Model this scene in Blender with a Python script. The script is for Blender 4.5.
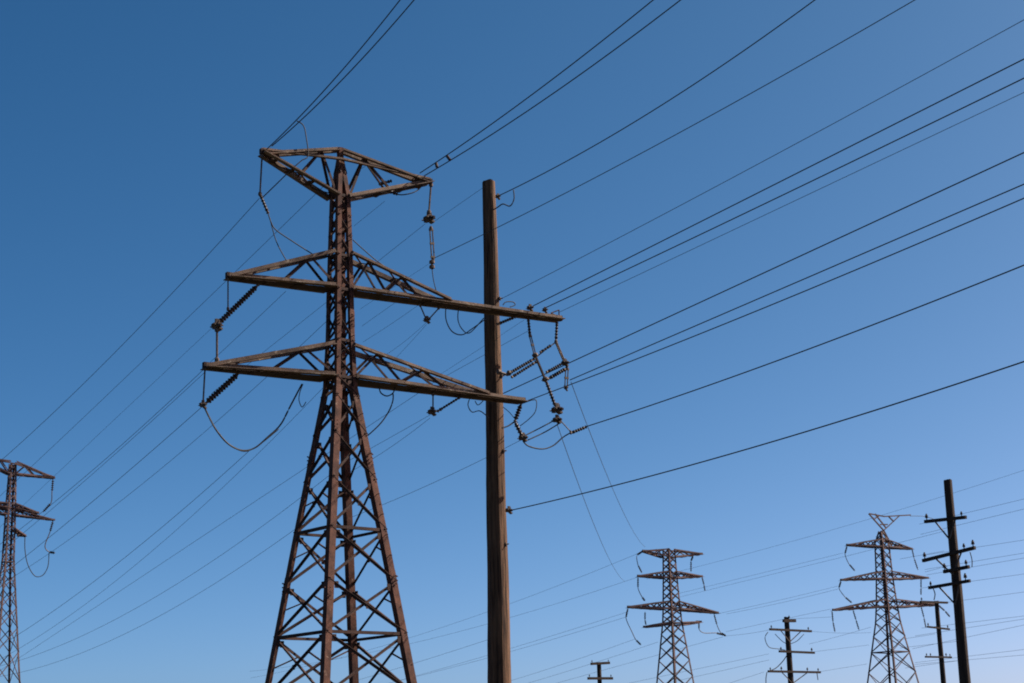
import bpy, math, random
import numpy as np
from mathutils import Vector, Matrix
random.seed(7)
for o in list(bpy.data.objects): bpy.data.objects.remove(o, do_unlink=True)
SC = bpy.context.scene
C = SC.collection
# ------------------------------------------------------------------ camera
W, H, F = 1024, 683, 1668.0
PITCH = math.radians(14.1); ROLL = math.atan(172 / 6640.0)
r0 = Vector((1, 0, 0)); u0 = Vector((0, -math.sin(PITCH), math.cos(PITCH))); fw = Vector((0, math.cos(PITCH), math.sin(PITCH)))
cr = (math.cos(ROLL) * r0 - math.sin(ROLL) * u0).normalized()
cu = (math.sin(ROLL) * r0 + math.cos(ROLL) * u0).normalized()
EYE = Vector((0, 0, 1.6))
cam_d = bpy.data.cameras.new('camera'); cam = bpy.data.objects.new('camera', cam_d); C.objects.link(cam)
cam.matrix_world = Matrix(((cr.x, cu.x, -fw.x, EYE.x), (cr.y, cu.y, -fw.y, EYE.y), (cr.z, cu.z, -fw.z, EYE.z), (0, 0, 0, 1)))
cam_d.sensor_width = 36; cam_d.lens = 36 * F / W; cam_d.clip_end = 8000; cam_d.clip_start = 0.1
SC.camera = cam
# ------------------------------------------------------------------ light
SUN_AZ = math.radians(108)        # from the direction back to the camera, turning right
SUN_EL = math.radians(40)
sd = Vector((math.sin(SUN_AZ) * math.cos(SUN_EL), -math.cos(SUN_AZ) * math.cos(SUN_EL), math.sin(SUN_EL)))
world = bpy.data.worlds.new('World'); SC.world = world; world.use_nodes = True
nt = world.node_tree
bg = nt.nodes['Background']; sky = nt.nodes.new('ShaderNodeTexSky'); sky.sky_type = 'NISHITA'; sky.sun_disc = False
sky.sun_elevation = SUN_EL; sky.sun_rotation = math.atan2(sd.x, sd.y)
sky.air_density = 0.35; sky.dust_density = 1.25; sky.ozone_density = 1.0; sky.altitude = 0
sep = nt.nodes.new('ShaderNodeSeparateColor'); com = nt.nodes.new('ShaderNodeCombineColor')
nt.links.new(sky.outputs[0], sep.inputs[0]); nt.links.new(com.outputs[0], bg.inputs['Color'])
for ch, (gam, gain) in enumerate(((1.62, .575), (1.10, 1.205), (.97, 1.64))):   # the deep, polarised tone of this sky
    pw = nt.nodes.new('ShaderNodeMath'); pw.operation = 'POWER'; pw.inputs[1].default_value = gam
    ml = nt.nodes.new('ShaderNodeMath'); ml.operation = 'MULTIPLY'; ml.inputs[1].default_value = gain
    nt.links.new(sep.outputs[ch], pw.inputs[0]); nt.links.new(pw.outputs[0], ml.inputs[0]); nt.links.new(ml.outputs[0], com.inputs[ch])
bg.inputs['Strength'].default_value = 0.05
sl = bpy.data.lights.new('sun', 'SUN'); so = bpy.data.objects.new('sun', sl); C.objects.link(so)
sl.energy = 5.0; sl.angle = math.radians(0.5); sl.color = (1.0, 0.92, 0.80)
so.rotation_euler = sd.to_track_quat('Z', 'Y').to_euler()
SC.view_settings.view_transform = 'Standard'; SC.view_settings.look = 'None'
SC.view_settings.gamma = 1; SC.view_settings.use_curve_mapping = False
SC.view_settings.exposure = 1.0
SC.render.resolution_x = W; SC.render.resolution_y = H; SC.render.resolution_percentage = 100
SC.cycles.filter_width = 1.9

# ------------------------------------------------------------------ pixel geometry
def ray(x, y):
    return (cr * (x - W / 2) - cu * (y - H / 2) + fw * F).normalized()
def ground_at(x, y, d):            # ground point below the pixel ray at forward distance d
    r = ray(x, y); k = d / r.y
    return Vector((EYE.x + r.x * k, d, 0))
def hit(x, y, Q, n):               # pixel ray against the vertical plane through Q with normal n
    r = ray(x, y); k = (Q - EYE).dot(n) / r.dot(n)
    return EYE + r * k
TH = math.radians(56)
A = Vector((math.sin(TH), math.cos(TH), 0))       # cross arms point right and away
L = Vector((-math.cos(TH), math.sin(TH), 0))      # the line runs left and away
TB = math.radians(50.5)
BA = Vector((math.sin(TB), math.cos(TB), 0)); BL = Vector((-math.cos(TB), math.sin(TB), 0))   # the tower bodies stand turned a few degrees
Z = Vector((0, 0, 1)); YV = Vector((0, 1, 0))

# ------------------------------------------------------------------ materials
def mat(name, c1, c2, rough=0.8, metal=0.0, scale=3.0, stretch=(1, 1, 1), c3=None, bump=0.3, spot=0.6, fine=22.0):
    m = bpy.data.materials.new(name); m.use_nodes = True; t = m.node_tree; b = t.nodes['Principled BSDF']
    tc = t.nodes.new('ShaderNodeTexCoord'); mp = t.nodes.new('ShaderNodeMapping'); mp.inputs['Scale'].default_value = stretch
    t.links.new(tc.outputs['Object'], mp.inputs[0])
    n1 = t.nodes.new('ShaderNodeTexNoise'); n1.inputs['Scale'].default_value = scale; n1.inputs['Detail'].default_value = 8; n1.inputs['Roughness'].default_value = .65
    t.links.new(mp.outputs[0], n1.inputs['Vector'])
    cr_ = t.nodes.new('ShaderNodeValToRGB'); e = cr_.color_ramp.elements
    e[0].position = .36; e[0].color = (*c1, 1); e[1].position = .66; e[1].color = (*c2, 1)
    t.links.new(n1.outputs['Fac'], cr_.inputs[0]); col = cr_.outputs[0]
    n2 = t.nodes.new('ShaderNodeTexNoise'); n2.inputs['Scale'].default_value = fine; n2.inputs['Detail'].default_value = 6
    t.links.new(mp.outputs[0], n2.inputs['Vector'])
    if c3:
        r2 = t.nodes.new('ShaderNodeValToRGB'); r2.color_ramp.elements[0].position = spot; r2.color_ramp.elements[1].position = spot + .06
        n3 = t.nodes.new('ShaderNodeTexNoise'); n3.inputs['Scale'].default_value = scale * 1.7; n3.inputs['Detail'].default_value = 9; n3.inputs['Roughness'].default_value = .7
        t.links.new(mp.outputs[0], n3.inputs['Vector']); t.links.new(n3.outputs['Fac'], r2.inputs[0])
        mx = t.nodes.new('ShaderNodeMixRGB'); mx.inputs['Color2'].default_value = (*c3, 1)
        t.links.new(r2.outputs[0], mx.inputs['Fac']); t.links.new(col, mx.inputs['Color1']); col = mx.outputs[0]
    t.links.new(col, b.inputs['Base Color'])
    b.inputs['Roughness'].default_value = rough; b.inputs['Metallic'].default_value = metal
    b.inputs['Specular IOR Level'].default_value = .25
    if bump:
        bp = t.nodes.new('ShaderNodeBump'); bp.inputs['Strength'].default_value = bump; bp.inputs['Distance'].default_value = .02
        t.links.new(n2.outputs['Fac'], bp.inputs['Height']); t.links.new(bp.outputs[0], b.inputs['Normal'])
    return m
M = {}
M['rust'] = mat('rusted_steel', (.034, .013, .009), (.120, .050, .031), .85, .0, 2.2, c3=(.19, .12, .085), spot=.62)
M['arm'] = mat('weathered_arm_steel', (.048, .030, .022), (.19, .130, .092), .8, .0, 1.1, c3=(.30, .24, .18), spot=.58)
M['brace'] = mat('shaded_rusted_bracing', (.020, .010, .008), (.065, .033, .024), .85, .0, 2.2, c3=(.15, .11, .085), spot=.66)  # rust darkened: shade on bracing, lacing and arm undersides is in the colour
M['hazed_rust'] = mat('hazed_far_rusted_steel', (.060, .038, .036), (.150, .092, .082), .85, .0, 1.0)  # distance haze put into the colour as a lighter, greyer rust
M['wood'] = mat('weathered_pole_wood', (.022, .011, .007), (.155, .082, .044), .9, 0, 3.5, (3.2, 3.2, .16), c3=(.025, .014, .009), spot=.60, bump=.9, fine=9)
M['darkwood'] = mat('tarred_pole_wood', (.020, .013, .010), (.050, .032, .023), .9, 0, 3.5, (3, 3, .2), bump=.5)
M['porcelain'] = mat('brown_glazed_porcelain', (.018, .011, .009), (.05, .028, .02), .45, 0, 6, bump=0)
M['cable'] = mat('oxidised_cable', (.022, .022, .025), (.045, .043, .043), .7, 0, 4, bump=0)
M['link'] = mat('tarnished_hardware', (.04, .026, .02), (.15, .11, .085), .7, .2, 8, bump=0)
M['copper'] = mat('pale_bushing', (.12, .07, .05), (.30, .20, .16), .6, 0, 6, bump=0)
M['ground'] = mat('dry_grass_ground', (.025, .024, .012), (.055, .048, .026), 1, 0, .15, bump=0)

# ------------------------------------------------------------------ mesh builder
class MB:
    def __init__(s): s.v = []; s.f = []
    def add(s, vs, fs):
        b = len(s.v); s.v += [Vector(v) for v in vs]; s.f += [tuple(i + b for i in f) for f in fs]
    def prism(s, prof, p0, p1, cap=True, scale1=1.0):     # prof: list of offset vectors
        n = len(prof)
        s.add([p0 + q for q in prof] + [p1 + q * scale1 for q in prof],
              [(i, (i + 1) % n, n + (i + 1) % n, n + i) for i in range(n)] + ([tuple(range(n))[::-1], tuple(range(n, 2 * n))] if cap else []))
    def angle(s, p0, p1, n1, n2, w, t=.025, w2=None):      # L section, corner on the line p0-p1
        d = (p1 - p0).normalized()
        a = (n1 - d * n1.dot(d)).normalized(); b = (n2 - d * n2.dot(d)); b = (b - a * b.dot(a)).normalized(); w2 = w2 or w
        s.prism([Vector(), a * w, a * w + b * t, a * t + b * t, a * t + b * w2, b * w2], p0, p1)
    def box(s, p0, p1, n1, w, h):
        d = (p1 - p0).normalized(); a = (n1 - d * n1.dot(d)).normalized(); b = d.cross(a)
        s.prism([a * w / 2 + b * h / 2, -a * w / 2 + b * h / 2, -a * w / 2 - b * h / 2, a * w / 2 - b * h / 2], p0, p1)
    def tube(s, pts, r, n=6, r1=None):
        k = len(pts); rings = []
        for i, p in enumerate(pts):
            d = (pts[min(i + 1, k - 1)] - pts[max(i - 1, 0)]).normalized()
            ref = Z if abs(d.z) < .9 else Vector((1, 0, 0))
            a = d.cross(ref).normalized(); b = d.cross(a)
            rr = r if r1 is None else r + (r1 - r) * i / (k - 1)
            rings.append([p + (a * math.cos(2 * math.pi * j / n) + b * math.sin(2 * math.pi * j / n)) * rr for j in range(n)])
        vs = [q for g in rings for q in g]
        fs = [(i * n + j, i * n + (j + 1) % n, (i + 1) * n + (j + 1) % n, (i + 1) * n + j) for i in range(k - 1) for j in range(n)]
        fs += [tuple(range(n))[::-1], tuple(range((k - 1) * n, k * n))]
        s.add(vs, fs)
    def lathe(s, p0, p1, prof, n=12):                      # prof: (fraction along, radius)
        d = (p1 - p0); L_ = d.length; d.normalize(); ref = Z if abs(d.z) < .9 else Vector((1, 0, 0))
        a = d.cross(ref).normalized(); b = d.cross(a); k = len(prof)
        vs = [p0 + d * (L_ * t) + (a * math.cos(2 * math.pi * j / n) + b * math.sin(2 * math.pi * j / n)) * r for t, r in prof for j in range(n)]
        fs = [(i * n + j, i * n + (j + 1) % n, (i + 1) * n + (j + 1) % n, (i + 1) * n + j) for i in range(k - 1) for j in range(n)]
        fs += [tuple(range(n))[::-1], tuple(range((k - 1) * n, k * n))]
        s.add(vs, fs)
    def build(s, name, m, parent=None, origin=None, smooth=False):
        o0 = parent_world(parent) if parent else (origin if origin is not None else s.v[0].copy())
        me = bpy.data.meshes.new(name)
        me.from_pydata([tuple(v - o0) for v in s.v], [], s.f); me.update()
        import bmesh
        bm = bmesh.new(); bm.from_mesh(me); bmesh.ops.recalc_face_normals(bm, faces=bm.faces); bm.to_mesh(me); bm.free()
        if smooth:
            for p in me.polygons: p.use_smooth = True
        me.materials.append(m)
        o = bpy.data.objects.new(name, me); C.objects.link(o)
        if parent: o.parent = parent
        else: o.location = o0
        return o
def parent_world(o):
    p = Vector(o.location)
    while o.parent: o = o.parent; p += Vector(o.location)
    return p
def tag(o, label=None, cat=None, group=None, kind=None):
    if label: o['label'] = label
    if cat: o['category'] = cat
    if group: o['group'] = group
    if kind: o['kind'] = kind
    return o
def thing(name, loc, label, cat, group=None):
    o = bpy.data.objects.new(name, None); C.objects.link(o); o.location = loc; o.empty_display_size = .3
    return tag(o, label, cat, group)

# ------------------------------------------------------------------ ground
g = MB(); g.add([(-3000, -1500, 0), (3000, -1500, 0), (3000, 5000, 0), (-3000, 5000, 0)], [(0, 1, 2, 3)])
tag(g.build('ground', M['ground'], origin=Vector()), kind='structure')

# ------------------------------------------------------------------ lattice towers
class Tower:
    def __init__(s, name, x, y, dist, label, levels, group=None, m='rust', marm='arm', k=1.0, cat='pylon'):
        s.T = ground_at(x, y, dist); s.k = k; s.m = M[m]; s.marm = M[marm]
        s.root = thing(name, s.T, label, cat, group)
        s.ppm = F / (dist / math.cos(PITCH)) * 1.0
        s.ax = x; s.lv = []
        for (py, wpx) in levels:                       # silhouette width -> side of the square body
            s.lv.append((s.z(py), wpx / 1.366 / s.ppm))
        z0, w0 = s.lv[-2]; z1, w1 = s.lv[-1]
        s.lv.append((0.0, w1 + (w1 - w0) / (z0 - z1) * z1))
    def axis_px(s, py):
        return s.ax + (py - 500) * (s.ax - 340) / 6900 if True else s.ax
    def z(s, py):
        return hit(s.axis_px(py), py, s.T, YV).z
    def side(s, z):
        l = s.lv
        for (za, wa), (zb, wb) in zip(l, l[1:]):
            if za >= z >= zb: return wa + (wb - wa) * (za - z) / (za - zb)
        return l[0][1] if z > l[0][0] else l[-1][1]
    def P(s, u, v, z): return s.T + A * u + L * v + Z * z
    def c(s, su, sv, z):
        h = s.side(z) / 2; return s.T + BA * (su * h) + BL * (sv * h) + Z * z
    def A2(s, px, py):                                 # pixel -> (u, z) on the arm plane
        p = hit(px, py, s.T, L); return (p - s.T).dot(A), p.z
    def body(s, leg_w, br_w, belts, gusset=True, brk=None):
        for su in (-1, 1):
            for sv in (-1, 1):
                m = MB()
                zs = [l[0] for l in s.lv]
                for za, zb in zip(zs, zs[1:]):
                    lw_ = leg_w * (1 if zb < brk else .68); o_ = -(BA * su + BL * sv) * lw_ / 2
                    m.box(s.c(su, sv, za) + o_, s.c(su, sv, zb) + o_, BA, lw_, lw_) if gusset and (su, sv) != (-1, 1) else m.angle(s.c(su, sv, za), s.c(su, sv, zb), -BA * su, -BL * sv, lw_, .03)
                leg = m.build('leg', s.m, s.root)
                if gusset:                             # bolted splice plates along the leg
                    for z in np.arange(2.5, zs[0] - 4, 4.3):
                        m = MB(); z += random.uniform(-.8, .8); h = .5; q = s.c(su, sv, z); q2 = s.c(su, sv, z + h)
                        o = (BA * su + BL * sv) * .006
                        m.angle(q + o, q2 + o, -BA * su, -BL * sv, leg_w * .8, .008)
                        for a in (0.08, .2, .32):
                            for dr, nn in ((-BA * su, BL * sv), (-BL * sv, BA * su)):
                                c0 = q + Z * a + dr * leg_w * .4 + nn * .012
                                m.tube([c0, c0 + nn * .035], .022, 6)
                        m.build('splice_plate', s.m, leg)
        # face bracing: X panels
        for (n, e, pick) in ((-BL, BA, -1), (BL, BA, 1), (-BA, BL, -1), (BA, BL, 1)):
            m = MB()
            for (za, wa), (zb, wb), kind in s.panels:
                for q in ((-1, 1), (1, -1)):
                    if n in (-BL, BL): p0, p1 = s.c(q[0], pick, za), s.c(q[1], pick, zb)
                    else: p0, p1 = s.c(pick, q[0], za), s.c(pick, q[1], zb)
                    off = -n * ((.045 if q[0] < 0 else .085) if gusset else .02)
                    d = (p1 - p0).normalized(); inpl = d.cross(n)
                    w = br_w * (1.0 if kind else .8)
                    if kind == 2 and q[0] < 0: continue
                    up_ = inpl if inpl.z > 0 else -inpl
                    m.angle(p0 + off + up_ * w / 2, p1 + off + up_ * w / 2, -up_, n, w, .018, w * .6)
                    if gusset and kind:
                        mid = (p0 + p1) / 2
                        if q[0] < 0 and random.random() < .4: m.box(mid - Z * .07 - n * .02, mid + Z * .07 - n * .02, e, .12, .02)
                        gp = p0 + d * .34 - n * .03
                        m.box(gp - Z * .1, gp + Z * .1, e, .13, .018)
                if gusset and kind == 1 and wb * .5 > 1.0:  # secondary redundant members
                    if n in (-BL, BL): a0, a1, b0, b1 = s.c(-1, pick, za), s.c(1, pick, za), s.c(-1, pick, zb), s.c(1, pick, zb)
                    else: a0, a1, b0, b1 = s.c(pick, -1, za), s.c(pick, 1, za), s.c(pick, -1, zb), s.c(pick, 1, zb)
                    f1 = a0.lerp(b1, .28); f2 = a1.lerp(b0, .28); l1 = a0.lerp(b0, .5); l2 = a1.lerp(b1, .5)
                    g1 = a0.lerp(b1, .74); g2 = a1.lerp(b0, .74)
                    for x0, x1 in ((f1, l1),):
                        d = (x1 - x0).normalized(); m.angle(x0 - n * .05, x1 - n * .05, d.cross(n), -n, br_w * .5, .015)
            m.build('bracing', M['brace'] if gusset else s.m, s.root)
        for z in belts:
            m = MB()
            for (q0, q1, n) in (((-1, -1), (1, -1), -BL), ((1, -1), (1, 1), BA), ((1, 1), (-1, 1), BL), ((-1, 1), (-1, -1), -BA)):
                p0 = s.c(*q0, z); p1 = s.c(*q1, z)
                m.angle(p0 - n * .02 - Z * br_w / 2, p1 - n * .02 - Z * br_w / 2, Z, -n, br_w * 1.05, .02)
            if False:
                p0 = s.c(-1, -1, z); p1 = s.c(1, 1, z); m.angle(p0, p1, Z, BL, br_w * .8, .018)
                p0 = s.c(1, -1, z); p1 = s.c(-1, 1, z); m.angle(p0 - Z * .05, p1 - Z * .05, Z, BL, br_w * .8, .018)
            m.build('belt', M['brace'] if gusset else s.m, s.root)
    def arm(s, tips, ybot, ytop, juncs=(None, None), cw=.26, tw=.2, lw=.075, panels=(3, 4), tie=False, apex=False, tipv=.10, shape='truss'):
        zb = s.z(ybot); zt = s.z(ytop)
        arms = []; sidech = {}
        for side, tip, jn, npan in ((-1, tips[0], juncs[0], panels[0]), (1, tips[1], juncs[1], panels[1])):
            if tip is None: continue
            lace = MB(); chords = []; sidech[side] = chords; arms.append((lace, chords))
            ut, ztip = s.A2(*tip); hb = s.side(zb) / 2; ht = s.side(zt) / 2 if not apex else .06
            uj, zj = s.A2(*jn) if jn else (ut - side * .15, ztip + cw * .4)
            pb = {}; pt = {}
            for sv in (-1, 1):
                p0 = s.P(side * hb, sv * hb, zb); p1 = s.P(ut, sv * tipv, ztip)
                m = MB(); m.angle(p0 - Z * cw * .3, p1 - Z * cw * .3, Z, L * sv, cw * .72, .025, cw * 1.0); chords.append(m)
                fj = (uj - side * hb) / (ut - side * hb); fj = min(fj, .97)
                q0 = s.P(side * ht, sv * ht, zt); q1 = p0.lerp(p1, fj) + Z * cw * .45; q1.z = max(q1.z, zj) if jn else q1.z
                m = MB(); m.angle(q0 - Z * tw * .7, q1 - Z * tw * .7, Z, L * sv, tw * .7, .022, tw * .8); chords.append(m)
                pb[sv] = (p0, p0.lerp(p1, fj)); pt[sv] = (q0, q1); pb[sv, 'tip'] = p1; pb[sv, 'o'] = p0
            for sv in (-1, 1):
                n_ = -L * -sv * -1
                for i in range(npan):
                    a = i / npan; b_ = (i + .5) / npan; c_ = (i + 1) / npan
                    if c_ > .9: continue
                    B = lambda t: pb[sv][0].lerp(pb[sv][1], t) + Z * cw * .2
                    T_ = lambda t: pt[sv][0].lerp(pt[sv][1], t) - Z * tw * .4
                    for x0, x1 in ((B(a), T_(b_)), (T_(b_), B(c_))):
                        if (x1 - x0).length < .15: continue
                        d = (x1 - x0).normalized(); e = d.cross(L)
                        lace.angle(x0 - e * lw / 2 - L * sv * .03, x1 - e * lw / 2 - L * sv * .03, e, -L * sv, lw, .015, lw * .6)
            fl = [pb[-1, 'o'], pb[-1, 'tip'], pb[1, 'tip'], pb[1, 'o']]; dz = Z * (cw * .3 + .004)
            if not apex and s.marm is M['arm']:  # added solid sheet below the chords, stands in for the arm's shaded underside
                lace.add([p - dz for p in fl] + [p - dz - Z * .012 for p in fl], [(0, 1, 2, 3), (4, 7, 6, 5), (0, 4, 5, 1), (1, 5, 6, 2), (2, 6, 7, 3), (3, 7, 4, 0)])
            npl = npan * 2
            for i in range(npl):                        # plan lacing of the arm floor
                for src, off in ((pb, Z * cw * -.3), (pt, Z * 0)):
                    if src is pt and (apex or i > npl * .6): continue
                    e1 = src[-1][1] if src is pt else pb[-1, 'tip']; e2 = src[1][1] if src is pt else pb[1, 'tip']
                    s1, s2 = src[-1][0], src[1][0]
                    x0 = s1.lerp(e1, i / npl); x1 = s2.lerp(e2, (i + 1) / npl)
                    if i % 2: x0 = s1.lerp(e1, (i + 1) / npl); x1 = s2.lerp(e2, i / npl)
                    if (x1 - x0).length > .05: lace.box(x0 + off, x1 + off, Z, .02, lw * .7)
            tp = s.P(ut, 0, ztip)
            lace.box(tp - A * side * .55 + Z * .02, tp + A * side * .06 + Z * .02, Z, cw * .85, tipv * 2 - .055)
            for fb in (.35, .62, .85):                  # cover plates clamping the two chords
                x = pb[-1, 'o'].lerp(pb[-1, 'tip'], fb); y_ = pb[1, 'o'].lerp(pb[1, 'tip'], fb)
                lace.box(x - Z * cw * .43 - L * .03, y_ - Z * cw * .43 + L * .03, Z, .02, .22)
        if tie:
            a0 = s.A2(*tips[0]); a1 = s.A2(*tips[1])
            mu = (a0[1] + a1[1]) / 2 + .12; hv = s.side(zt) * .5 + .12
            for sd_, a_ in ((-1, a0), (1, a1)):
                m = MB(); m.angle(s.P(a_[0], -.04, a_[1] + .03), s.P(0, -hv, mu), Z, -L, tw * .6, .02, tw * .7); sidech[sd_].append(m)
        for lace, chords in arms:
            arm = lace.build('cross_arm', M['brace'] if s.marm is M['arm'] else s.marm, s.root)
            for m in chords: m.build('chord', s.marm, arm)

def pan(T, ys, kinds):
    out = []
    for ya, yb, k in zip(ys, ys[1:], kinds):
        za, zb = T.z(ya), (T.z(yb) if yb < 5000 else 0.0)
        out.append(((za, T.side(za)), (zb, T.side(zb)), k))
    return out

T1 = Tower('transmission_tower', 340.2, 400, 50.0, 'large rusty lattice power tower in the foreground with three long cross arms',
           [(148, 4), (197, 21), (255, 25), (342, 29), (388, 34), (532, 89), (683, 142)])
T1.panels = pan(T1, [150, 174, 197, 217, 237, 257, 274, 291, 316, 342, 360, 379, 398, 436, 482, 532, 584, 636, 700, 99999], [0] * 11 + [1] * 8)
T1.body(.215, .085, [T1.z(y) for y in (197, 257, 291, 342, 379, 532, 636)], True, T1.z(400))
T1.arm(((262, 152), (430, 182)), 197, 148, tie=True, apex=True, cw=.19, tw=.17, lw=.08, panels=(2, 2))
T1.arm(((228, 276), (560, 319)), 289, 252, juncs=(None, (447, 299)), cw=.21, tw=.19, panels=(2, 3))
T1.arm(((205, 366), (523, 401)), 378, 344, juncs=(None, (486, 392)), cw=.21, tw=.19, panels=(2, 3))
# step bolts on the near leg and the right leg
for (su, sv) in ((1, -1),):
    for z in np.arange(7.0, T1.z(200), .62):
        m = MB(); 
        p = T1.c(su, sv, z) - BA * .1; m.tube([p + BL * .02, p - BL * .15], .012, 5)
        m.build('step_bolt', T1.m, T1.root)

def small_tower(name, x, y, d, label, levels, panels_y, arms, leg=.2, br=.09, belts=(), group='lattice towers in the distance', horns=None):
    T = Tower(name, x, y, d, label, levels, group, 'hazed_rust', 'hazed_rust')
    T.panels = pan(T, panels_y, [0] * (len(panels_y) - 1))
    T.body(leg, br, [T.z(b) for b in belts], False, -1)
    for a in arms: T.arm(**a)
    if horns:
        m = MB()
        for (q0, q1) in horns:
            u_, z_ = T.A2(*q0); v_, w_ = T.A2(*q1)
            m.angle(T.P(u_, 0, z_), T.P(v_, 0, w_), Z, L, .11, .02)
        m.build('peak', T.m, T.root)
    return T
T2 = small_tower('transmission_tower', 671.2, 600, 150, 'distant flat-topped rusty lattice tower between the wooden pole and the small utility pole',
    [(549, 12), (577, 14), (608, 17), (622, 19), (683, 35)], [549, 556, 563, 570, 577, 584, 592, 600, 608, 615, 623, 634, 646, 660, 676, 695, 99999],
    [dict(tips=((643, 551), (702, 554)), ybot=557, ytop=549, cw=.22, tw=.18, lw=.10, panels=(2, 2)),
     dict(tips=((638, 576), (702, 576.5)), ybot=578, ytop=571, cw=.22, tw=.18, lw=.10, panels=(3, 3)),
     dict(tips=((628, 607), (718, 613)), ybot=609, ytop=601, cw=.24, tw=.2, lw=.11, panels=(3, 4)),
     dict(tips=((644, 627), (701, 622)), ybot=625, ytop=622, cw=.22, tw=.15, lw=.1, panels=(1, 1))], .24, .10, (577, 608, 623))
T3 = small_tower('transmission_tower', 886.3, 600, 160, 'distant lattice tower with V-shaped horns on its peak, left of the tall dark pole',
    [(531, 5), (543, 14), (578, 16.5), (603, 20), (622, 24), (683, 47.5)], [531, 537, 543, 551, 560, 569, 578, 586, 594, 603, 612, 622, 636, 652, 672, 700, 99999],
    [dict(tips=((847, 545), (912, 549)), ybot=547, ytop=539, cw=.22, tw=.18, lw=.10, panels=(3, 3)),
     dict(tips=((841, 580), (928, 578)), ybot=579, ytop=571, cw=.22, tw=.18, lw=.10, panels=(3, 3)),
     dict(tips=((833, 610), (938, 605)), ybot=607, ytop=599, cw=.24, tw=.2, lw=.11, panels=(4, 4))], .24, .10, (547, 579, 607, 652),
     horns=[((884, 531), (869, 514)), ((884, 531), (900, 516)), ((884, 531), (892, 546)), ((883, 531), (874, 546)), ((886, 528), (875, 514)), ((869, 514), (885, 517)), ((885, 517), (911, 515.5)), ((874, 520), (880, 516)), ((894, 522), (889, 517)), ((880, 525), (888, 525)), ((879, 539), (889, 539))])
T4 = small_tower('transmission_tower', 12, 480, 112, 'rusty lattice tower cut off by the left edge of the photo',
    [(464, 8), (508, 11), (560, 13), (683, 35)], [464, 471, 478, 486, 494, 501, 508, 516, 524, 533, 542, 552, 562, 575, 590, 608, 628, 652, 683, 99999],
    [dict(tips=((-32, 455), (54, 478)), ybot=474, ytop=461, cw=.18, tw=.14, lw=.08, panels=(2, 2), tie=True),
     dict(tips=((-50, 497), (38, 513)), ybot=508, ytop=503, cw=.18, tw=.14, lw=.08, panels=(3, 3)),
     dict(tips=((-50, 503), (54, 520)), ybot=515, ytop=509, cw=.14, tw=.11, lw=.07, panels=(3, 3)),
     dict(tips=(None, (25, 536)), ybot=530, ytop=528, cw=.2, tw=.12, lw=.08, panels=(1, 1))], .17, .07, (508, 562))

# ------------------------------------------------------------------ wooden poles
def pole(name, xt, yt, d, wt, wb, label, m, cat='utility pole', group=None, seg=28):
    base = ground_at(xt, yt, d); top = hit(xt, yt, base, YV)
    root = thing(name, base, label, cat, group)
    pm = F / d
    rt = wt / pm / 2 * 1.0; rb = wb / pm / 2
    mb = MB(); n = 20; rings = []
    H_ = top.z; ph = random.random() * 6
    for i in range(seg + 1):
        z = H_ * i / seg; r = rb + (rt - rb) * i / seg
        cx = .02 * math.sin(z * .22 + ph) * r + .03 * r * math.sin(z * 1.1); cy = .08 * math.cos(z * .3 + ph) * r
        for j in range(n):
            a = 2 * math.pi * j / n; rr = r * (1 + .03 * math.sin(3 * a + z * .3 + ph) + .018 * math.sin(7 * a - z * .2) + random.uniform(-.012, .012))
            zz = z + (0 if i < seg else .10 * r * math.sin(a * 2 + ph) + random.uniform(-.04, .04) * r * 3)
            rings.append(base + Vector((cx + rr * math.cos(a), cy + rr * math.sin(a), zz)))
    fs = [(i * n + j, i * n + (j + 1) % n, (i + 1) * n + (j + 1) % n, (i + 1) * n + j) for i in range(seg) for j in range(n)]
    fs += [tuple(range(n))[::-1], tuple(range(seg * n, seg * n + n))]
    mb.add(rings, fs); mb.build('shaft', m, root)
    return root, base, H_
P1, P1b, P1h = pole('wooden_pole', 488.8, 182, 54.5, 13.6, 25.5, 'tall bare brown wooden pole standing right behind the big rusty tower', M['wood'], 'wooden pole', seg=60)
# knot holes and splits in the wood
m = MB()
for (px, py, rr) in ((493.5, 242, .09), (492, 250, .05)):
    q = hit(px, py, P1b, YV); c_ = Vector((P1b.x, P1b.y, q.z)); dr = Vector((.55, -.83, 0)).normalized()
    m.lathe(c_ + dr * .20, c_ + dr * .262, [(0, rr), (.6, rr * 1.05), (1, rr * .6)], 10)
m.build('knot', M['darkwood'], P1)

def fit_arm(root, base, pts, n, w, h, name='crossarm', m=None, pins=(), brace=True):
    """pts: two pixels of the arm's ends on the vertical plane through the pole with normal n"""
    p0 = hit(*pts[0], base, n); p1 = hit(*pts[1], base, n)
    off = n * (-.22 if n.y > 0 else .22)
    mb = MB(); mb.box(p0 + off, p1 + off, Z, h, w); a = mb.build(name, m or M['darkwood'], root)
    for f in pins:
        q = p0.lerp(p1, f) + off + Z * h / 2; mb = MB()
        k_ = random.uniform(.5, .75); mb.lathe(q, q + Z * .34 * k_, [(0, .02), (.3, .02), (.32, .085 * k_), (.5, .1 * k_), (.55, .06 * k_), (.7, .09 * k_), (.8, .05 * k_), (1, .04 * k_)], 8)
        mb.build('pin_insulator', M['porcelain'], a)
    if brace:
        c_ = base + Z * ((p0.z + p1.z) / 2 - .75)
        mb = MB()
        for f in (.24, .76): mb.box(c_ + off * .8, p0.lerp(p1, f) + off * 1.05, n, .02, .06)
        mb.build('arm_brace', M['link'], root)
    return p0 + off, p1 + off
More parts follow.
